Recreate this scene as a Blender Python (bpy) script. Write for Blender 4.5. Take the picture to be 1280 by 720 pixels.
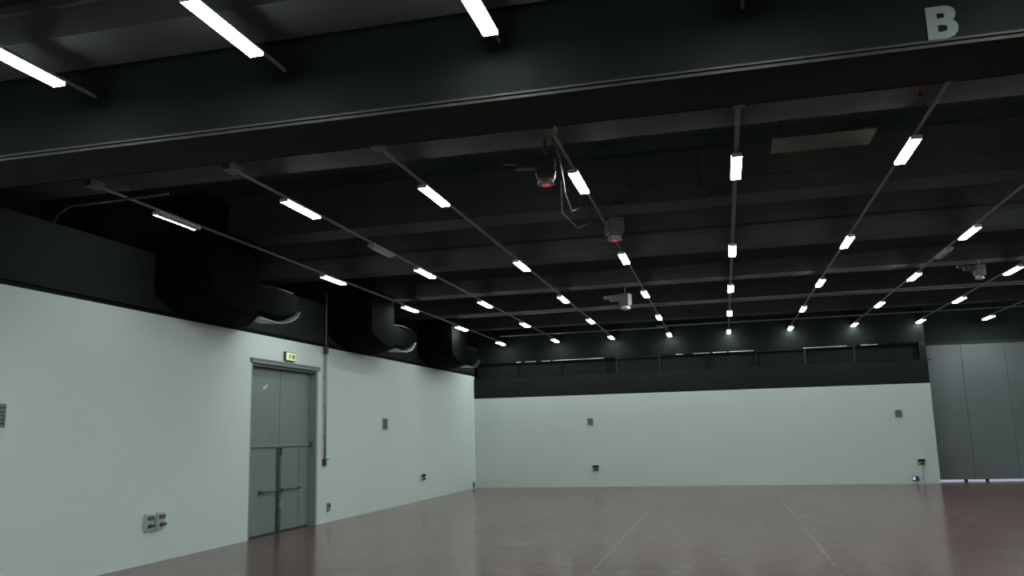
import bpy, bmesh, math, random
from mathutils import Matrix, Vector
random.seed(7)
S = bpy.context.scene
for o in list(bpy.data.objects): bpy.data.objects.remove(o, do_unlink=True)
C = S.collection

# ------------------------------------------------------------------ camera
YAW, PITCH, ROLL, FPX, CX, CY = -0.2377, 0.16766, -0.02723, 1058.84, 640.6, 363.2
CAM = Vector((0, 0, 2.2))
fw = Vector((math.sin(YAW)*math.cos(PITCH), math.cos(YAW)*math.cos(PITCH), math.sin(PITCH)))
r0 = Vector((math.cos(YAW), -math.sin(YAW), 0)); u0 = r0.cross(fw)
rt = math.cos(ROLL)*r0 + math.sin(ROLL)*u0; up = -math.sin(ROLL)*r0 + math.cos(ROLL)*u0
cam = bpy.data.objects.new('camera', bpy.data.cameras.new('camera')); C.objects.link(cam)
m = Matrix((rt, up, -fw)).transposed().to_4x4(); m.translation = CAM
cam.matrix_world = m
cam.data.sensor_width = 36; cam.data.lens = FPX/1280*36
cam.data.shift_x = -(CX-640)/1280; cam.data.shift_y = (CY-360)/1280
cam.data.clip_end = 300
S.camera = cam
# ------------------------------------------------------------------ world, view, light levels
S.view_settings.view_transform = 'Standard'; S.view_settings.look = 'None'
S.view_settings.gamma = 1; S.view_settings.use_curve_mapping = False
S.view_settings.exposure = 0.0
TUBE_STRENGTH = 66.0
W = bpy.data.worlds.new('daylight'); S.world = W; W.use_nodes = True
bg = W.node_tree.nodes['Background']; bg.inputs[0].default_value = (.72, .74, 1, 1); bg.inputs[1].default_value = 1.1

# ------------------------------------------------------------------ materials
def mat(name, col, rough=.6, metal=0, noise=0, nscale=3, bump=0, emit=None, estr=0, spec=.5):
    M = bpy.data.materials.new(name); M.use_nodes = True; N = M.node_tree; b = N.nodes['Principled BSDF']
    b.inputs['Base Color'].default_value = (*col, 1); b.inputs['Roughness'].default_value = rough
    b.inputs['Metallic'].default_value = metal; b.inputs['Specular IOR Level'].default_value = spec
    if emit: b.inputs['Emission Color'].default_value = (*emit, 1); b.inputs['Emission Strength'].default_value = estr
    if noise or bump:
        tc = N.nodes.new('ShaderNodeTexCoord'); t = N.nodes.new('ShaderNodeTexNoise')
        t.inputs['Scale'].default_value = nscale; t.inputs['Detail'].default_value = 5
        N.links.new(tc.outputs['Object'], t.inputs['Vector'])
        if noise:
            r = N.nodes.new('ShaderNodeMapRange'); r.inputs[1].default_value = .3; r.inputs[2].default_value = .7
            r.inputs[3].default_value = 1-noise; r.inputs[4].default_value = 1+noise
            N.links.new(t.outputs['Fac'], r.inputs[0])
            v = N.nodes.new('ShaderNodeVectorMath'); v.operation = 'SCALE'; v.inputs[0].default_value = col
            N.links.new(r.outputs[0], v.inputs['Scale']); N.links.new(v.outputs[0], b.inputs['Base Color'])
        if bump:
            bp = N.nodes.new('ShaderNodeBump'); bp.inputs['Strength'].default_value = bump
            N.links.new(t.outputs['Fac'], bp.inputs['Height']); N.links.new(bp.outputs[0], b.inputs['Normal'])
    return M
M = dict(
 white=mat('white_wall_paint', (.64,.70,.675), .75, noise=.02, nscale=.35),
 black=mat('black_wall_paint', (.013,.0165,.0158), .8, noise=.12, nscale=.8, spec=.12),
 blackpanel=mat('black_panel_paint', (.007,.010,.0105), .7, noise=.12, nscale=.8, spec=.1),
 ceil=mat('black_concrete', (.019,.027,.027), .9, noise=.2, nscale=.7, spec=.2),
 beam=mat('dark_grey_beam', (.038,.040,.037), .85, noise=.25, nscale=.5, spec=.2),
 fascia=mat('dark_fascia', (.0048,.0068,.0066), .8, noise=.15, nscale=.6, spec=.08),
 rail=mat('grey_rail', (.026,.023,.020), .6, noise=.1, nscale=2, spec=.2),
 dark=mat('near_black_metal', (.004,.006,.006), .7, spec=.1),
 duct=mat('black_duct_steel', (.0022,.0035,.0035), .9, noise=.2, spec=.03),
 lip=mat('galvanised_steel', (.24,.26,.25), .45, .3, noise=.1),
 track=mat('aluminium_track', (.13,.135,.13), .5, .2),
 tray=mat('white_enamel', (.75,.77,.76), .4),
 cap=mat('grey_plastic', (.32,.32,.31), .5),
 off=mat('unlit_tube', (.30,.29,.29), .3),
 tube=mat('lit_tube', (.9,.9,.9), .4, emit=(.88,1,.965), estr=TUBE_STRENGTH),
 door=mat('grey_green_door_paint', (.165,.20,.195), .45, noise=.04, nscale=2),
 frame=mat('door_frame_grey', (.235,.27,.26), .5),
 seam=mat('seam_dark', (.075,.09,.087), .6),
 gate=mat('grey_gate_paint', (.17,.19,.20), .55, noise=.04, nscale=.6),
 red=mat('red_enamel', (.10,.022,.028), .45),
 redpipe=mat('dull_red_pipe', (.10,.035,.03), .6),
 blue=mat('blue_plastic', (.03,.05,.16), .4),
 grey=mat('light_grey_plastic', (.30,.32,.32), .5),
 case=mat('pale_grey_case', (.50,.53,.52), .5),
 flange=mat('beam_underside_veil_tint', (.022,.027,.026), .8, noise=.1, spec=.1),  # underside colour lifted to stand in for lens veil
 vent=mat('vent_grey', (.22,.24,.235), .6),
 device=mat('beige_grey_housing', (.065,.062,.054), .5, noise=.1),
 brown=mat('brown_board', (.030,.026,.022), .9, noise=.15, nscale=1.5, spec=.1),
 letter=mat('white_letter_paint', (.115,.128,.122), .7, spec=.2),
 redled=mat('red_lamp_lens', (.3,.02,.03), .3, emit=(1,.1,.15), estr=.35),
 paleled=mat('pale_indicator', (.5,.5,.5), .3, emit=(.8,.8,1), estr=.5),
 green=mat('exit_green', (.10,.22,.06), .4, emit=(.25,.5,.12), estr=.12),
 sign=mat('exit_sign_face', (.6,.65,.4), .4, emit=(.85,.95,.45), estr=.45),
 ground=mat('outdoor_paving', (.6,.6,.62), .8),
 paper=mat('white_paper', (.6,.63,.62), .7),
)
# polished reddish concrete floor with saw-cut joints
def floor_mat():
    F = bpy.data.materials.new('polished_red_concrete'); F.use_nodes = True; N = F.node_tree; L = N.links
    b = N.nodes['Principled BSDF']; tc = N.nodes.new('ShaderNodeTexCoord')
    def nz(scale, det=6, dist=0):
        t = N.nodes.new('ShaderNodeTexNoise'); t.inputs['Scale'].default_value = scale; t.inputs['Detail'].default_value = det
        t.inputs['Distortion'].default_value = dist; L.new(tc.outputs['Object'], t.inputs['Vector']); return t
    big = nz(.22, 4, .6); fine = nz(2.2, 8)
    cr = N.nodes.new('ShaderNodeValToRGB'); L.new(big.outputs['Fac'], cr.inputs[0])
    cr.color_ramp.elements[0].position = .35; cr.color_ramp.elements[0].color = (.114,.058,.053,1)
    cr.color_ramp.elements[1].position = .68; cr.color_ramp.elements[1].color = (.150,.076,.069,1)
    r = N.nodes.new('ShaderNodeMapRange'); L.new(fine.outputs['Fac'], r.inputs[0])
    r.inputs[1].default_value = .3; r.inputs[2].default_value = .7; r.inputs[3].default_value = .9; r.inputs[4].default_value = 1.1
    v = N.nodes.new('ShaderNodeVectorMath'); v.operation = 'SCALE'; L.new(cr.outputs[0], v.inputs[0]); L.new(r.outputs[0], v.inputs['Scale'])
    # random tone per slab, painting reflection bands and patches into the colour
    sp0 = N.nodes.new('ShaderNodeVectorMath'); sp0.operation = 'ADD'; L.new(tc.outputs['Object'], sp0.inputs[0]); sp0.inputs[1].default_value = (2.2+step_x*20, step_y*20.5, 0)
    sp1 = N.nodes.new('ShaderNodeVectorMath'); sp1.operation = 'DIVIDE'; L.new(sp0.outputs[0], sp1.inputs[0]); sp1.inputs[1].default_value = (step_x, step_y, 1e3)
    sp2 = N.nodes.new('ShaderNodeVectorMath'); sp2.operation = 'FLOOR'; L.new(sp1.outputs[0], sp2.inputs[0])
    wn = N.nodes.new('ShaderNodeTexWhiteNoise'); L.new(sp2.outputs[0], wn.inputs['Vector'])
    wr_ = N.nodes.new('ShaderNodeMapRange'); L.new(wn.outputs['Value'], wr_.inputs[0]); wr_.inputs[3].default_value = .90; wr_.inputs[4].default_value = 1.10
    v0 = v; v = N.nodes.new('ShaderNodeVectorMath'); v.operation = 'SCALE'; L.new(v0.outputs[0], v.inputs[0]); L.new(wr_.outputs[0], v.inputs['Scale'])
    # long scuffs along the width of the hall
    mp = N.nodes.new('ShaderNodeMapping'); mp.inputs['Scale'].default_value = (.35, 2.2, 1); L.new(tc.outputs['Object'], mp.inputs['Vector'])
    sc = N.nodes.new('ShaderNodeTexNoise'); sc.inputs['Scale'].default_value = 1.0; sc.inputs['Detail'].default_value = 3; L.new(mp.outputs[0], sc.inputs['Vector'])
    sr = N.nodes.new('ShaderNodeMapRange'); L.new(sc.outputs['Fac'], sr.inputs[0]); sr.inputs[1].default_value = .60; sr.inputs[2].default_value = .68
    mx = N.nodes.new('ShaderNodeMix'); mx.data_type = 'RGBA'; L.new(sr.outputs[0], mx.inputs[0])
    L.new(v.outputs[0], mx.inputs[6]); mx.inputs[7].default_value = (.075,.045,.042,1)
    sep = N.nodes.new('ShaderNodeSeparateXYZ'); L.new(tc.outputs['Object'], sep.inputs[0])
    def mth(op, a, bb):
        n = N.nodes.new('ShaderNodeMath'); n.operation = op
        for i, x in enumerate((a, bb)):
            if x is None: continue
            if isinstance(x, (int, float)): n.inputs[i].default_value = x
            else: L.new(x, n.inputs[i])
        return n.outputs[0]
    def joint(sock, off, step, w):
        q = mth('ABSOLUTE', mth('SUBTRACT', mth('MODULO', mth('ADD', sock, off), step), step/2), None)
        return mth('LESS_THAN', q, w)
    j = joint(sep.outputs[0], 2.2+step_x/2+step_x*20, step_x, .020)
    gate_noise = nz(1.1, 2)
    j2 = mth('MULTIPLY', j, mth('GREATER_THAN', gate_noise.outputs['Fac'], .40))
    mx2 = N.nodes.new('ShaderNodeMix'); mx2.data_type = 'RGBA'; L.new(mth('MULTIPLY', j2, .5), mx2.inputs[0])
    L.new(mx.outputs[2], mx2.inputs[6]); mx2.inputs[7].default_value = (.30,.25,.235,1)
    L.new(mx2.outputs[2], b.inputs['Base Color'])
    rr = N.nodes.new('ShaderNodeMapRange'); L.new(fine.outputs['Fac'], rr.inputs[0]); rr.inputs[3].default_value = .12; rr.inputs[4].default_value = .26
    L.new(rr.outputs[0], b.inputs['Roughness']); b.inputs['Specular IOR Level'].default_value = .27
    return F
step_x, step_y = 3.76, 6.1
M['floor'] = floor_mat()

# ------------------------------------------------------------------ mesh helpers
class MB:
    def __init__(s): s.bm = bmesh.new()
    def box(s, x0, x1, y0, y1, z0, z1, bev=0):
        r = bmesh.ops.create_cube(s.bm, size=1)
        vs = r['verts']
        for v in vs: v.co = Vector(((x0+x1)/2+v.co.x*(x1-x0), (y0+y1)/2+v.co.y*(y1-y0), (z0+z1)/2+v.co.z*(z1-z0)))
        if bev:
            es = list({e for v in vs for e in v.link_edges})
            bmesh.ops.bevel(s.bm, geom=es, offset=bev, segments=2, affect='EDGES', profile=.6)
        return s
    def tube(s, pts, r, n=8, caps=True):
        pts = [Vector(p) for p in pts]; rings = []
        for i, p in enumerate(pts):
            d = (pts[min(i+1, len(pts)-1)]-pts[max(i-1, 0)]).normalized()
            a = d.orthogonal().normalized() if i == 0 else (pa - d*pa.dot(d)).normalized()
            pa = a; b = d.cross(a)
            rr = r[i] if isinstance(r, (list, tuple)) else r
            rings.append([s.bm.verts.new(p+(a*math.cos(t)+b*math.sin(t))*rr) for t in [2*math.pi*k/n for k in range(n)]])
        for A, B in zip(rings, rings[1:]):
            for k in range(n):
                f = s.bm.faces.new((A[k], A[(k+1) % n], B[(k+1) % n], B[k])); f.smooth = True
        if caps: s.bm.faces.new(rings[0][::-1]); s.bm.faces.new(rings[-1])
        return s
    def prism(s, poly, axis, a, b):   # poly of 2D points extruded along axis between a and b
        def P(q, t):
            return Vector((t, q[0], q[1])) if axis == 0 else Vector((q[0], t, q[1])) if axis == 1 else Vector((q[0], q[1], t))
        A = [s.bm.verts.new(P(q, a)) for q in poly]; B = [s.bm.verts.new(P(q, b)) for q in poly]
        s.bm.faces.new(A); s.bm.faces.new(B[::-1]); n = len(poly)
        for k in range(n): s.bm.faces.new((A[k], B[k], B[(k+1) % n], A[(k+1) % n]))
        return s
    def build(s, name, m, parent=None, loc=None, rz=0):
        bmesh.ops.recalc_face_normals(s.bm, faces=s.bm.faces)
        me = bpy.data.meshes.new(name); s.bm.to_mesh(me); s.bm.free(); me.materials.append(m)
        o = bpy.data.objects.new(name, me); C.objects.link(o)
        if parent: o.parent = parent
        if loc is not None: o.location = loc; o.rotation_euler = (0, 0, rz)
        return o
def empty(name, loc=(0,0,0), rz=0):
    o = bpy.data.objects.new(name, None); C.objects.link(o); o.location = loc; o.rotation_euler = (0,0,rz); o.empty_display_size = .2
    return o
def tag(o, label=None, cat=None, group=None, kind=None):
    if label: o['label'] = label
    if cat: o['category'] = cat
    if group: o['group'] = group
    if kind: o['kind'] = kind
    return o
def st(o, label, cat): return tag(o, label, cat, kind='structure')
def copy_tree(o, parent=None):
    c = o.copy(); C.objects.link(c)
    if parent: c.parent = parent
    for ch in [k for k in o.children if k != c]: copy_tree(ch, c)
    return c
# wall frames: left wall (n into the hall, s along it), back wall (u along it, v away from the camera)
LA = -.0125; LO = Vector((-10.7525, 0, 0)); BA = -.0303; BO = Vector((-10.315, 35.07, 0))
def LP(n, s, z): return LO + Matrix.Rotation(LA, 3, 'Z') @ Vector((n, s, z))
def BP(u, v, z): return BO + Matrix.Rotation(BA, 3, 'Z') @ Vector((u, v, z))
def Lbuild(mb, name, m): return mb.build(name, m, loc=LO, rz=LA)
def Bbuild(mb, name, m): return mb.build(name, m, loc=BO, rz=BA)

# ------------------------------------------------------------------ room shell
DS0, DS1, DH = 17.62, 20.90, 4.02     # door opening along the left wall
CZ = 7.2
st(MB().box(-13, 14.3, -9, 36.2, -.2, 0).build('floor', M['floor']), 'polished reddish brown concrete floor of the hall', 'floor')
c = MB().box(-13, 14.3, -9, 36.2, CZ, CZ+.2)
for y in [1.2+k*1.02 for k in range(-8, 35)]: c.box(-13, 14.3, y, y+.10, CZ-.14, CZ)
st(c.build('ceiling', M['ceil']), 'black ribbed concrete roof deck of the hall', 'ceiling')
w = MB()
w.box(-.25, 0, -9, DS0, 0, 4.68).box(-.25, 0, DS1, 35.3, 0, 4.68).box(-.25, 0, DS0, DS1, DH, 4.68)
st(Lbuild(w, 'wall_left', M['white']), 'long white painted lower wall on the left with a tall grey double door', 'wall')
st(Lbuild(MB().box(-.27, -.05, -9, 35.3, 4.68, 4.77), 'trim_1', M['dark']), 'dark shadow gap along the top of the white left wall', 'trim')
st(Lbuild(MB().box(-.30, 0, -9, 35.3, 4.77, 5.87), 'trim_2', M['black']), 'dark grey fascia band above the white left wall', 'trim')
st(MB().box(-13.1, -12.7, -9, 36.2, 0, CZ).build('wall_aisle', M['dark']), 'black outer wall behind the left fascia', 'wall')
st(Lbuild(MB().box(-2.2, -.25, -9, 35.3, 4.6, 4.68), 'trim_3', M['dark']), 'black deck behind the left fascia', 'trim')
# back wall
BU1 = 17.87
b_ = MB().prism([(0,0),(BU1,0),(BU1,3.66),(0,3.72)], 1, 0, .25)
st(Bbuild(b_, 'wall_back', M['white']), 'white painted lower wall at the far end of the hall', 'wall')
b2 = MB().prism([(-.25,3.72),(BU1,3.66),(BU1,4.52),(-.25,4.56)], 1, .0, .3)
st(Bbuild(b2, 'wall_back_upper', M['black']), 'black band above the white far wall', 'wall')
st(Bbuild(MB().box(-.6, BU1, .22, .4, 4.5, 5.25), 'wall_back_recess', M['dark']), 'black backing behind the blacked out high windows', 'wall')
st(Bbuild(MB().box(-2.5, BU1, .05, .35, 5.2, CZ), 'wall_back_top', M['dark']), 'black wall above the high windows of the far end', 'wall')
st(MB().box(7.53, 14.3, 35.75, 35.95, 5.24, CZ).build('wall_gate_top', M['ceil']), 'black wall above the tall grey gate', 'wall')
st(MB().box(7.30, 7.54, 34.56, 35.9, 0, 5.22).build('wall_gate_side', M['black']), 'return of the far wall beside the grey gate', 'wall')
st(MB().box(14.0, 14.3, -9, 36.2, 0, CZ).build('wall_right_added', M['white']), 'unseen white wall added on the right to bounce light', 'wall')  # unseen wall, added white so that it bounces light
st(MB().box(-13, 14.3, -9.2, -9, 0, CZ).build('wall_rear', M['white']), 'white wall behind the camera', 'wall')
st(MB().box(-13, -10.3, 35.2, 36.2, 0, CZ).build('wall_corner', M['dark']), 'black corner behind the far end of the left wall', 'wall')
st(MB().box(0, 30, 36.2, 60, -.25, -.02).build('trim_4', M['ground']), 'bright paving outside the gate', 'paving')
# blacked out high windows in the far wall
us = [0.15, 1.95, 3.85, 5.73, 6.15, 7.95, 9.85, 11.70, 13.55, 15.37, 17.5]
k = 0
for i, (a, b) in enumerate(zip(us, us[1:])):
    if b-a < 1: continue
    k += 1
    e = st(empty(f'window_{k}', BP(a, .1, 4.55), BA), 'blacked out high window above the white far wall', 'window')
    L_ = b-a
    MB().box(.04, L_-.04, .05, .08, .0, .60).build('blackout_panel', M['blackpanel'], e)
    f = MB().box(0, .035, -.04, .05, -.03, .66).box(L_-.035, L_, -.04, .05, -.03, .66).box(0, L_, -.04, .04, -.045, -.01).box(0, L_, -.04, .04, .60, .625)
    f.build('window_frame', M['rail'] if k in (4, 7, 8) else M['fascia'], e)
# the bright slits of daylight above the blackout panels
M['slit'] = mat('daylight_slit', (.5,.55,.55), .5, emit=(.75,.9,.9), estr=.09)
segs = [(1.9,2.1),(2.3,2.75),(3.0,3.4),(3.5,5.65),(8.6,8.9),(9.3,9.95),(10.05,10.6),(10.7,11.65),(13.5,15.1),(15.6,16.2)]
sl = MB()
for a, b in segs: sl.box(a, b, .03, .045, 5.185, 5.205)
st(Bbuild(sl, 'trim_5', M['slit']), 'broken line of daylight above the blacked out windows', 'light gap')

# front downstand beam
e = st(empty('trim_6', (0, 7.6, 5.4)), 'deep dark beam across the hall under the ceiling with a grey rail along its lower edge', 'beam')
MB().box(-12.7, 14, 0, .8, .03, CZ-5.4).build('beam_body', M['fascia'], e)
MB().box(-12.7, 14, -.03, 0, .0, .028).box(-12.7, 14, -.045, .0, .04, .062).box(-12.7, 14, -.02, .0, .0, .07).build('beam_rail', M['rail'], e)
MB().box(-12.7, 14, 0, .82, .0, .03).build('beam_flange', M['flange'], e)
# roof beams
BE = [(-5.3,-4.6),(-1.2,-.5),(2.9,3.6),(6.75,7.45),(10.82,11.55),(15.15,15.92),(19.45,20.1),(23.6,24.25),(27.7,28.35),(31.9,32.5)]
for i, (a, b) in enumerate(BE):
    o = MB().box(-12.7, 14, a, b, 6.3, CZ)
    o.box(-12.7, 14, a-.05, a, 6.62, 6.72).box(-12.7, 14, b, b+.05, 6.62, 6.72)
    st(o.build(f'trim_{7+i}', M['beam']), 'dark roof beam across the hall above the lamps', 'beam')
# far gate
e = st(empty('door_2', (7.56, 35.83, 0)), 'tall grey folding gate at the far right of the hall', 'gate')
for i, (a, b) in enumerate([(.0,1.47),(1.48,3.0),(3.01,4.6),(4.61,6.4)]):
    MB().box(a+.001, b-.001, -.05, .03, .055, 5.24, .003).build('gate_panel', M['gate'], e)
MB().box(-.02, 6.4, .032, .05, .06, 5.24).build('gate_light_stop', M['gate'], e)  # unseen sheet added to stop daylight through the panel seams
MB().box(-.02, 6.4, -.09, .0, 5.16, 5.26).build('top_rail', M['beam'], e)
MB().box(-.01, .10, -.12, -.05, .055, 5.18).build('gate_stile', M['frame'], e)
for x in (1.15, 1.88, 3.6): MB().box(x-.05, x+.05, -.07, .04, 0, .06, .01).build('gate_foot', M['dark'], e)
tag(MB().box(-.06,.06,-.05,.05,-.04,.04,.01).tube([(0,-.02,0),(.2,-.02,-.01)], .02).build('gate_latch', M['dark'], e, loc=(0,-.12,5.12)), 'small black catch')
MB().tube([(-.8,-.04,0),(.12,-.04,0)], .018).build('gate_arm', M['dark'], e, loc=(0,-1.20,4.53))

# ------------------------------------------------------------------ tall double door in the left wall
e = st(empty('door_1', LP(0, DS0, 0), LA), 'tall grey double door with smaller escape leaves and push bars in the left wall', 'door')
W_ = DS1-DS0; D = -.20; mid = 1.63
MB().box(D-.05, 0.0, W_-.10, W_+.0, 0, DH).box(D-.05, 0, 0, .06, 0, DH).build('door_frame', M['frame'], e)
MB().box(-.06, .04, -.06, W_+.04, DH-.02, DH+.085).box(-.06, .06, -.06, W_+.04, DH+.055, DH+.085).build('door_header', M['door'], e)
MB().box(D-.02, -.02, 0, W_, DH-.09, DH-.02).build('header_soffit', M['seam'], e)
MB().box(D-.06, D-.03, 0, W_, -.0, DH).build('door_backing', M['seam'], e)
for a, b in ((.06, mid-.008), (mid+.008, W_-.10)):
    mb = MB()
    w0, w1 = (mid-.93, mid-.02) if a < 1 else (mid+.02, mid+1.0)
    # tall leaf with an opening for the escape leaf
    mb.box(D-.03, D+.015, a, b, 2.08, DH-.1)
    if a < 1: mb.box(D-.03, D+.015, a, w0-.008, .03, 2.07)
    else: mb.box(D-.03, D+.015, w1+.008, b, .03, 2.07)
    lf = mb.build('door_leaf', M['door'], e)
    MB().box(D+.012, D+.022, a+.02, b-.02, 3.0, 3.008).box(D+.012, D+.022, a+.02, b-.02, DH-.16, DH-.15).build('panel_joint', M['frame'], lf)
    es = MB().box(D-.03, D+.01, w0, w1, .03, 2.06, .004).build('escape_leaf', M['door'], e)
    MB().box(D+.008, D+.016, w0+.05, w1-.05, 1.45, 1.458).box(D+.008, D+.016, w0+.05, w1-.05, .5, .508).build('panel_joint', M['frame'], es)
    pb = MB().tube([(D+.10, w0+.04, 1.0), (D+.10, w1-.04, 1.0)], .017)
    pb.box(D, D+.12, w0+.02, w0+.07, .965, 1.035, .008).box(D, D+.12, w1-.08, w1-.04, .97, 1.03, .008)
    pb.build('push_bar', M['seam'], e)
MB().box(D+.012, D+.05, .08, W_-.12, 2.055, 2.085).build('cross_rail', M['frame'], e)
MB().box(D+.01, D+.04, .08, W_-.12, 2.03, 2.05).build('cross_rail_shade_strip', M['seam'], e)  # solid dark strip painting in the shade under the cross rail
MB().box(D, D+.12, W_-.16, W_-.04, 2.0, 2.14, .01).build('rail_bracket', M['seam'], e)
for y in (mid-.09, mid+.07):
    MB().box(D+.01, D+.06, y-.022, y+.022, 1.83, 2.02, .006).tube([(D+.035, y, .06), (D+.035, y, 1.86)], .011).build('shoot_bolt', M['seam'], e)
MB().box(D+.01, D+.03, mid-.115, mid-.10, .03, 1.9).box(D+.01, D+.03, mid+.0, mid+.015, .03, 2.0).build('meeting_stile', M['seam'], e)
pl = MB().box(D+.02, D+.09, mid-.05, mid+.05, .58, .70, .01).build('padlock', M['lip'], e)
MB().tube([(D+.055, mid-.03, .70),(D+.055, mid-.03, .76),(D+.055, mid, .785),(D+.055, mid+.03, .76),(D+.055, mid+.03, .70)], .008).build('shackle', M['lip'], pl)
MB().box(D+.01, D+.05, mid-.07, mid+.05, .78, .86, .005).box(D+.01, D+.05, mid-.05, mid+.03, .05, .2, .005).build('hasp', M['seam'], e)
s1 = MB(); s1.prism([(-.11,-.05),(.0,-.04),(.12,.07),(.05,.08),(-.02,.02),(-.09,.03)], 0, 0, .002)
tag(s1.build('sticker', M['paper'], e, loc=(D+.018, 18.55-DS0, 3.47)), 'torn white sticker high on the left leaf')
tag(MB().box(0,.002,-.04,.04,-.05,.03).build('sticker', M['frame'], e, loc=(D+.018, 18.53-DS0, 2.29)), 'small pale sticker above the escape leaf')
st(MB().box(-1.0, -.3, 17.0, 21.5, 0, 4.5).build('wall_door_backing', M['dark'], loc=LO, rz=LA), 'dark space behind the double door', 'wall')

# exit sign above the door
e = tag(empty('exit_sign', LP(0, 19.30, 4.26), LA), 'small glowing yellow green exit sign on the wall above the grey double door', 'sign')
MB().box(0, .07, -.24, .24, -.115, .115, .01).build('sign_housing', M['seam'], e)
MB().box(.068, .075, -.22, .22, -.095, .095).build('sign_face', M['sign'], e)
MB().box(0,.004,.06,.18,-.06,.055).build('door_symbol', M['green'], e, loc=(.0745,0,0))
px = MB()
px.prism([(-.12,-.06),(-.09,-.07),(-.04,.0),(.0,-.05),(.02,-.03),(-.02,.03),(-.05,.05),(-.11,.04),(-.11,.02),(-.07,.02)], 0, 0, .004)
px.tube([(0,-.03,.052),(.004,-.03,.052)], .018, 10)
px.build('pictogram', M['green'], e, loc=(.0745,0,0))

# fire riser pipe right of the door
e = tag(empty('riser_pipe', LP(0, 21.22, 1.55), LA), 'thin grey riser pipe with red ends right of the grey double door', 'pipe')
MB().tube([(.06,0,.1),(.06,0,3.1)], .035, 10).build('lower_pipe', M['grey'], e)
MB().tube([(.06,0,3.1),(.06,0,4.6)], .016, 8).build('upper_pipe', M['lip'], e)
tag(MB().box(.0,.11,-.06,.06,2.93,3.15,.012).build('junction_box', M['red'], e), 'dark red box at the wall top')
tag(MB().box(.0,.09,-.05,.05,-.06,.13,.012).tube([(.05,0,.1),(.05,.28,.12)], .014, 8).build('call_point', M['red'], e), 'red call point')
for z in (.7,1.5,2.3): MB().box(0,.05,-.05,.05,z,z+.03).build('pipe_clip', M['grey'], e)
e = tag(empty('wall_switch', LP(0, 21.53, .40), LA), 'small dark switch box low on the left wall right of the door', 'switch')
MB().box(0,.05,-.07,.07,-.11,.11,.01).build('switch_case', M['vent'], e); MB().box(.048,.06,-.04,.04,.0,.07,.004).build('rocker', M['dark'], e)

# wall vents
def vent(loc, rz, axis, w, h, label):
    e = tag(empty('wall_vent', loc, rz), label, 'vent', 'grey louvred vents on the white walls')
    f = MB(); t = .02
    def bx(mb, a, b, z0, z1, d0, d1):
        return mb.box(d0, d1, a, b, z0, z1) if axis == 'L' else mb.box(a, b, -d1, -d0, z0, z1)
    bx(f,-w/2,-w/2+t,-h/2,h/2,0,.03); bx(f,w/2-t,w/2,-h/2,h/2,0,.03); bx(f,-w/2,w/2,h/2-t,h/2,0,.03); bx(f,-w/2,w/2,-h/2,-h/2+t,0,.03)
    f.build('vent_frame', M['vent'], e)
    sl = MB()
    for i in range(6):
        z = -h/2+.035+i*(h-.07)/5; bx(sl,-w/2+t,w/2-t,z-.012,z+.012,.004,.022)
    sl.build('louvre', M['vent'], e); bx(MB(),-w/2+t,w/2-t,-h/2+t,h/2-t,0,.003).build('vent_core', M['seam'], e)
vent(LP(0,25.4,2.62), LA, 'L', .34, .36, 'grey wall vent on the left wall between the door and the far corner')
vent(LP(0,10.62,2.68), LA, 'L', .34, .36, 'grey wall vent cut by the left edge of the picture')
vent(BP(4.99,0,2.615), BA, 'B', .24, .27, 'grey wall vent on the far wall, nearer the left corner')
vent(BP(16.68,0,2.565), BA, 'B', .24, .27, 'grey wall vent on the far wall close to the grey gate')

# power outlets
def outlet(s, hue, label):
    e = tag(empty('power_outlet', LP(0, s, .76), LA), label, 'outlet', 'industrial sockets low on the left wall')
    MB().box(0,.06,-.11,.11,-.16,.15,.015).build('outlet_case', M['case'], e)
    MB().box(.068,.085,-.08,.09,.03,.11,.005).build('breaker_window', M['seam'], e)
    MB().tube([(.06,0,-.05),(.10,.0,-.08)], [.045,.05], 12).build('socket', M['vent'], e)
    MB().box(.08,.115,-.08,.09,-.10,-.045,.01).build('socket_flap', M[hue], e)
outlet(14.20, 'blue', 'grey outlet box with a blue socket flap low on the left wall')
outlet(14.53, 'red', 'grey outlet box with a red socket flap low on the left wall')
e = tag(empty('junction_box', LP(0, 14.365, .75), LA), 'narrow pinkish grey box between the blue and red outlets', 'box')
MB().box(0,.05,-.05,.05,-.17,.12,.01).build('box_case', M['cap'], e); MB().box(.048,.055,-.035,.035,-.02,.08,.004).build('box_lid', M['vent'], e)
def small_outlet(loc, rz, ax, label, cord=0):
    e = tag(empty('wall_socket', loc, rz), label, 'socket', 'small dark wall sockets')
    R_ = lambda mb, a,b,z0,z1,d0,d1,bv=0: mb.box(d0,d1,a,b,z0,z1,bv) if ax=='L' else mb.box(a,b,-d1,-d0,z0,z1,bv)
    R_(MB(),-.13,.13,-.10,.11,0,.05,.01).build('socket_plate', M['grey'], e)
    R_(MB(),-.12,.0,.02,.10,.045,.09,.008).build('socket_cover', M['dark'], e); R_(MB(),.01,.12,.02,.10,.045,.09,.008).build('socket_cover', M['dark'], e)
    R_(MB(),-.03,.08,-.09,-.03,.045,.10,.008).build('plug', M['dark'], e)
    if cord:
        MB().tube([(.02,-.06,-.09),(.03,-.05,-.3),(.0,-.05,-.6),(.05,-.06,-.74)], .012, 6).build('cord', M['cap'], e)
small_outlet(LP(0,28.73,.79), LA, 'L', 'small dark socket low on the left wall near the far corner')
small_outlet(BP(5.14,0,.75), BA, 'B', 'small dark socket low on the far wall below the left vent')
small_outlet(BP(17.29,0,.78), BA, 'B', 'dark socket with a hanging cord beside the grey gate', 1)
e = tag(empty('night_light', BP(17.02,0,.19), BA), 'tiny pale glowing box low on the far wall beside the gate', 'light')
MB().box(-.10,.12,-.08,0,-.08,.08,.01).build('light_case', M['blue'], e); MB().box(-.09,.0,-.09,-.075,-.05,.05,.008).build('light_lens', M['paleled'], e)
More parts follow.
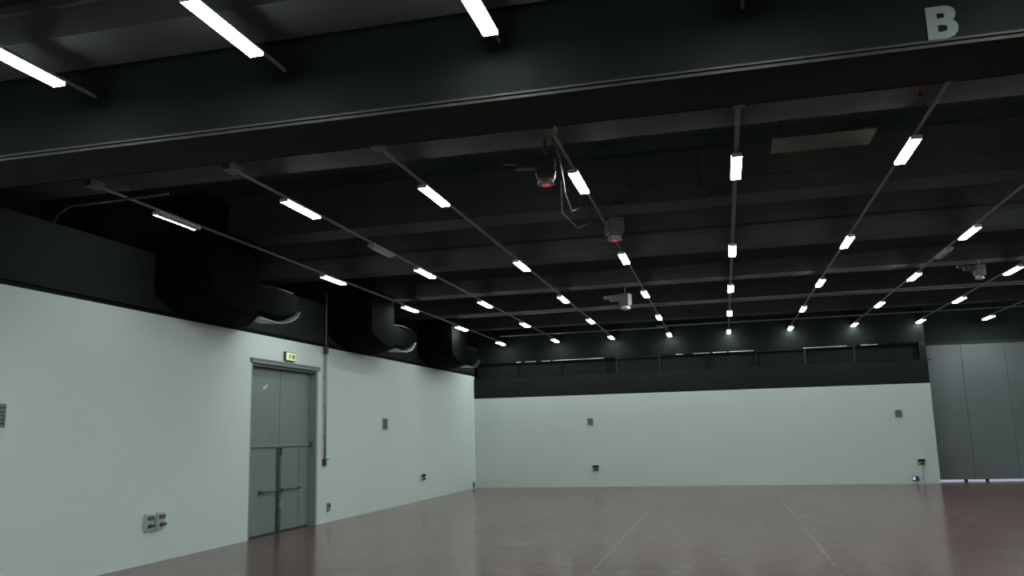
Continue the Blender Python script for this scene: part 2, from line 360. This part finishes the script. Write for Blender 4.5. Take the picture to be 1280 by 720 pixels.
e = tag(empty('corner_box', LP(0,34.75,.16), LA), 'small dark box on the left wall in the far corner', 'box')
MB().box(0,.05,-.10,.10,-.11,.12,.01).build('box_case', M['vent'], e); MB().box(.045,.06,-.06,.06,-.06,.06,.004).build('box_lid', M['seam'], e)

# ------------------------------------------------------------------ letter B on the front beam
bo = [(0,0),(.155,0),(.205,.018),(.238,.052),(.248,.095),(.238,.135),(.21,.165),(.228,.19),(.236,.22),(.228,.262),(.20,.29),(.155,.303),(0,.303)]
e = tag(empty('wall_letter', (1.945, 7.595, 5.475)), 'grey white capital letter B on the dark beam at the upper right', 'letter')
def ring(outer, holes, th, name, m, par):
    cu = bpy.data.curves.new(name, 'CURVE'); cu.dimensions = '2D'; cu.fill_mode = 'BOTH'; cu.extrude = th/2
    for pl in [outer]+holes:
        sp = cu.splines.new('POLY'); sp.points.add(len(pl)-1); sp.use_cyclic_u = True
        for p_, q in zip(sp.points, pl): p_.co = (q[0], q[1], 0, 1)
    tmp = bpy.data.objects.new(name, cu); C.objects.link(tmp)
    bpy.context.view_layer.update()
    me = bpy.data.meshes.new_from_object(tmp); bpy.data.objects.remove(tmp)
    me.materials.clear(); me.materials.append(m); o = bpy.data.objects.new(name, me); C.objects.link(o); o.parent = par
    o.rotation_euler = (math.pi/2, 0, 0); return o
h1 = [(.085,.065),(.135,.065),(.155,.075),(.163,.095),(.155,.115),(.135,.125),(.085,.125)]
h2 = [(.085,.190),(.125,.190),(.142,.198),(.148,.212),(.142,.228),(.125,.236),(.085,.236)]
ring(bo, [h1, h2], .02, 'letter_face', M['letter'], e)

# ------------------------------------------------------------------ lamps on their tracks
X0, SX = -8.8695, 2.3214
ROWS = [-5.3, .5, 6.45, 12.355, 18.394, 23.556, 28.701, 34.2]  # grid includes unseen lamps behind and beside the view, added for light
LT = 1.12
COLN = ['nearest the left wall','second from the left wall','third from the left wall','fourth from the left wall','running nearly straight ahead','right of the one straight ahead','second right of the one straight ahead','third right of the one straight ahead','furthest to the right']
COLS = ['line nearest left wall','second line from left wall','third line from left wall','fourth line from left wall','line straight ahead','first line right of the straight one','second line right of the straight one','third line right of the straight one','line furthest right']
def make_lamp(lit=(1,1,1,1)):
    e = empty('batten_lamp')
    MB().prism([(-.04,.022),(.04,.022),(.074,-.004),(.074,-.010),(-.074,-.010),(-.074,-.004)], 1, -LT/2, LT/2).build('lamp_housing', M['tray'], e)
    for s in (-1, 1):
        MB().box(-.073,.073,-.012 if s<0 else 0,.0 if s<0 else .012,-.045,.012,.005).build('end_cap', M['tray'], e, loc=(0, s*LT/2, 0))
    for k in range(4):
        x = (k-1.5)*.038
        MB().tube([(x,-LT/2,-.028),(x,LT/2,-.028)], .0165, 10, False).build('tube', M['tube'] if lit[k] else M['off'], e)
    MB().box(-.02,.02,-.06,.06,.015,.029).build('track_adapter', M['cap'], e)
    return e
proto = make_lamp(); used = False
ORD = {0:'unseen row furthest behind camera',1:'unseen row just behind camera',2:'before dark beam',3:'first past beam',4:'second past beam',5:'third past beam',6:'fourth past beam',7:'last before far wall'}
for c_ in range(9):
    for r_ in range(8):
        x = X0+SX*c_; y = ROWS[r_]
        if r_ == 2: y = {1:6.49,2:6.46,3:6.70}.get(c_, 6.45)
        if c_ == 0 and r_ == 3:
            o = make_lamp((1,0,0,0))
            lab = 'partly failed lamp with one thin lit tube, nearest the left wall'
        elif not used: o = proto; used = True; lab = None
        else: o = copy_tree(proto); lab = None
        o.location = (x, y, 5.97)
        tag(o, lab or f'lit tube lamp, {ORD[r_]}, {COLS[c_]}', 'lamp', 'lit tube lamps on the ceiling tracks')
# unlit short fixtures on the tracks
for c_, y, n in ((1, 15.8, 'second from the left wall'), (6, 20.5, 'second right of the one straight ahead')):
    e = tag(empty('unlit_lamp', (X0+SX*c_, y, 5.955)), f'short unlit grey pink fixture on the lamp line {n}', 'lamp')
    MB().box(-.075,.075,-.55,.55,-.02,.04,.012).build('lamp_housing', M['cap'], e); MB().box(-.055,.055,-.5,.5,-.045,-.018,.01).build('diffuser', M['off'], e)
    MB().box(-.02,.02,-.06,.06,.015,.029).build('track_adapter', M['cap'], e)
# tracks
Y0T = [10.25, 10.2, 9.9, 10.05, 9.8, 9.7, 9.75, 9.8, 9.8]
def track(x, y0, y1, label, feed=True, wide=.014):
    e = tag(empty('lamp_track', (x, y0, 6.0)), label, 'track', 'ceiling lamp tracks')
    L_ = y1-y0
    MB().box(-wide,wide,0,L_,0,.03).box(-wide*1.4,wide*1.4,0,L_,.026,.034).build('track_rail', M['track'], e)
    for a, b in BE:
        m_ = (a+b)/2
        if y0 < m_ < y1: MB().tube([(0,m_-y0,.03),(0,m_-y0,.30)], .004, 6).build('hanger', M['beam'], e)
    if feed: MB().box(-.07,.07,-.05,.25,-.03,.09,.012).build('feed_box', M['device'], e)
for c_ in range(9):
    x = X0+SX*c_
    track(x, Y0T[c_], 34.75, f'thin grey lamp track beyond dark beam, {COLS[c_]}', wide=.014 if c_ != 4 else .024)
    track(x, -8.5, 7.585, f'thin grey lamp track in near bay, {COLS[c_]}', feed=False, wide=.012)

# ------------------------------------------------------------------ air duct outlets above the left wall
def make_duct():
    e = empty('air_duct_outlet')
    b = MB().prism([(-1.6,6.28),(-1.6,5.10),(-1.45,5.0),(-1.2,4.92),(-.5,4.77),(0,4.74),(0,6.28)], 0, .0, 1.3)
    b.prism([(0,.0),(.0,.9),(.55,.45),(.90,.28),(.90,.0)][::1] and [(.0,.0),(1.3,.0),(.30,1.25),(.0,1.30)], 2, 4.74, 6.28)
    b.build('duct_body', M['duct'], e)
    MB().box(.2,.9,-1.4,-.4,6.28,CZ-.14).build('duct_riser', M['duct'], e)
    MB().box(.0,.05,1.30,1.36,4.71,5.3).build('bracket', M['dark'], e)
    # curved spout: plan narrows as it leaves the body, lower edge curls up at the mouth
    sp = MB(); n = 10; ring_prev = None
    for i in range(n+1):
        t = i/n; s = t*1.75
        n1 = 1.3-.05*t; n0 = .35+.35*t**1.5
        top = 5.50-.07*math.sin(t*math.pi*.9)+.0*t; bot = 4.76+.30*max(0, t-.45)**1.6*1.8
        r_ = [sp.bm.verts.new(v) for v in ((n0,s,bot+.05),(n1-.15,s,bot),(n1,s,bot+.12),(n1,s,top-.1),(n1-.1,s,top),(n0,s,top))]
        if ring_prev:
            for k in range(6): sp.bm.faces.new((ring_prev[k], ring_prev[(k+1)%6], r_[(k+1)%6], r_[k]))
        else: sp.bm.faces.new(r_)
        ring_prev = r_
    spo = sp.build('spout', M['duct'], e)
    md = spo.modifiers.new('thick', 'SOLIDIFY'); md.thickness = .02
    # pale lower plate ending in a turned-up lip
    lp = MB(); prev = None
    prof = [(.1,4.74,1.1,1.30),(.5,4.71,.85,1.32),(.9,4.70,.80,1.34),(1.25,4.77,.95,1.34),(1.5,4.85,1.05,1.32),(1.68,4.94,1.05,1.30),(1.8,5.06,1.08,1.30)]
    for s, z, a, b2 in prof:
        q = [lp.bm.verts.new((a,s,z+.04)), lp.bm.verts.new((b2,s,z)), lp.bm.verts.new((b2,s,z+.02)), lp.bm.verts.new((a,s,z+.06))]
        if prev:
            for k in range(4): lp.bm.faces.new((prev[k], prev[(k+1)%4], q[(k+1)%4], q[k]))
        else: lp.bm.faces.new(q)
        prev = q
    lp.bm.faces.new(prev[::-1])
    tag(lp.build('spout_lip', M['lip'], e), 'pale bare metal lip')
    MB().tube([(.35,.05,5.54),(.95,.2,5.52),(1.28,.7,5.47),(1.28,1.45,5.45)], .018, 6).build('rim', M['rail'], e)
    return e
d1 = make_duct(); ds = [d1, copy_tree(d1), copy_tree(d1)]
for d, s, lab in zip(ds, (15.70, 23.05, 29.95), ('black air duct with a curved spout above the left wall, nearest, above the double door','black air duct with a curved spout above the left wall, the middle one','black air duct with a curved spout above the left wall, beside the far corner')):
    d.location = LP(0, s, 0); d.rotation_euler = (0,0,LA); tag(d, lab, 'duct', 'air ducts above the left wall')

# ------------------------------------------------------------------ pipes under the roof
def pipe(name, pts, r, m, label, cat, grp=None):
    o = MB().tube(pts, r, 8).build(name, m); tag(o, label, cat, grp); return o
pipe('bent_pipe', [(-10.62,11.5,5.87),(-10.3,11.25,5.93),(-9.85,11.0,5.96),(-9.3,10.97,5.955),(-8.0,10.9,5.955)], .022, M['track'], 'thin bent pipe rising from the left fascia band towards the lamps', 'pipe')
for i, (y, x0, x1, lab) in enumerate(((27.0,-8.6,13.9,'thin grey pipe across the hall, nearest of the far ones'),(27.45,-8.6,13.9,'thin grey pipe across the hall, behind the nearest one'),(33.0,-2.3,13.9,'thin grey pipe across the hall near the far wall, right half'),(33.5,-8.7,-1.9,'thin grey pipe across the hall near the far wall, left half'))):
    o = MB().tube([(x0,y,6.16),(x1,y,6.16)], .02, 8).build('cross_pipe', M['lip']); tag(o, lab, 'pipe', 'pipes across the hall under the beams')
for x, y, z0, lab in ((-2.95,9.6,6.0,'dull red sprinkler drop pipe behind the dark beam left of centre'),(2.48,10.3,6.0,'dull red sprinkler drop pipe beside the lamp line upper right')):
    e = tag(empty('sprinkler_pipe', (x,y,z0)), lab, 'pipe', 'red sprinkler pipes')
    MB().tube([(0,0,.0),(0,-.05,.25),(-.05,-.1,.45),(-.05,-.1,CZ-z0)], .022, 8).build('drop_pipe', M['redpipe'], e)
    MB().tube([(0,0,.02),(0,0,-.05)], [.02,.035], 8).build('sprinkler_head', M['redpipe'], e)
# brown boards under two beams
for x0, x1, y0, y1, lab in ((-1.5,.0,14.35,15.1,'brown board under the second roof beam, centre'),(.95,2.35,12.2,12.9,'brown board hung between beams right of centre')):
    e = tag(empty('ceiling_board', (x0,y0,6.27)), lab, 'board')
    MB().box(0,x1-x0,0,y1-y0,0,.028,.004).build('board_panel', M['brown'], e)
    for q in (.15, x1-x0-.15): MB().tube([(q,(y1-y0)/2,.02),(q,(y1-y0)/2,.9)], .008, 6).build('board_fixing', M['dark'], e)
# hung devices with red lenses
def device(x, y, z, rz, s, label, arm=True):
    e = tag(empty('ceiling_sensor', (x,y,z), rz), label, 'device', 'hung grey devices with red lenses')
    e.scale = (s,s,s)
    b = MB().box(-.13,.13,-.11,.11,-.28,.05,.03)
    b.build('device_body', M['device'], e)
    r_ = MB()
    for k in range(5): r_.box(-.145,.145,-.125,.125,-.22+k*.055,-.20+k*.055,.004)
    r_.build('cooling_fins', M['device'], e)
    MB().tube([(0,0,-.28),(0,0,-.36)], [.10,.13], 12).build('device_hood', M['cap'], e)
    MB().tube([(0,0,-.355),(0,0,-.375)], [.06,.05], 12).build('lens', M['redled'], e)
    MB().tube([(0,0,.05),(0,0,(6.3-z)/s if z < 6.2 else .2)], .02, 8).build('drop_rod', M['device'], e)
    if arm: MB().box(-.60,-.1,-.04,.04,-.04,.04,.01).box(-.42,-.12,-.07,.07,-.12,.03,.015).build('side_arm', M['device'], e)
device(-2.22, 11.35, 6.02, .15, 1.0, 'hung grey device with a side arm and red lens left of the lamp line centre')
device(-1.72, 15.15, 6.02, .5, 1.05, 'ribbed grey device with a red lens on the lamp line behind the first one', False)
device(-2.50, 23.9, 6.0, -.3, 1.1, 'small grey device with a red light far down the hall', True)
device(6.60, 23.6, 6.12, .2, .9, 'small grey device among the lamps at the right', True)
# slack cables near the first device
for i, pts in enumerate(([(-2.08,11.3,6.28),(-2.05,11.6,6.1),(-2.1,12.2,5.75),(-2.12,12.9,5.65),(-2.08,13.6,5.9),(-2.05,14.2,6.28)],[(-2.3,13.0,6.2),(-2.35,13.3,5.75),(-2.2,13.9,5.62),(-2.1,14.4,5.8),(-2.1,15.2,6.28)])):
    pipe('slack_cable', pts, .013, M['device'], ('loose grey cable hanging beside the lamp line, nearer loop','loose grey cable hanging under the second roof beam, lower loop','short grey cable behind the feed box')[i], 'cable', 'loose cables under the ceiling')
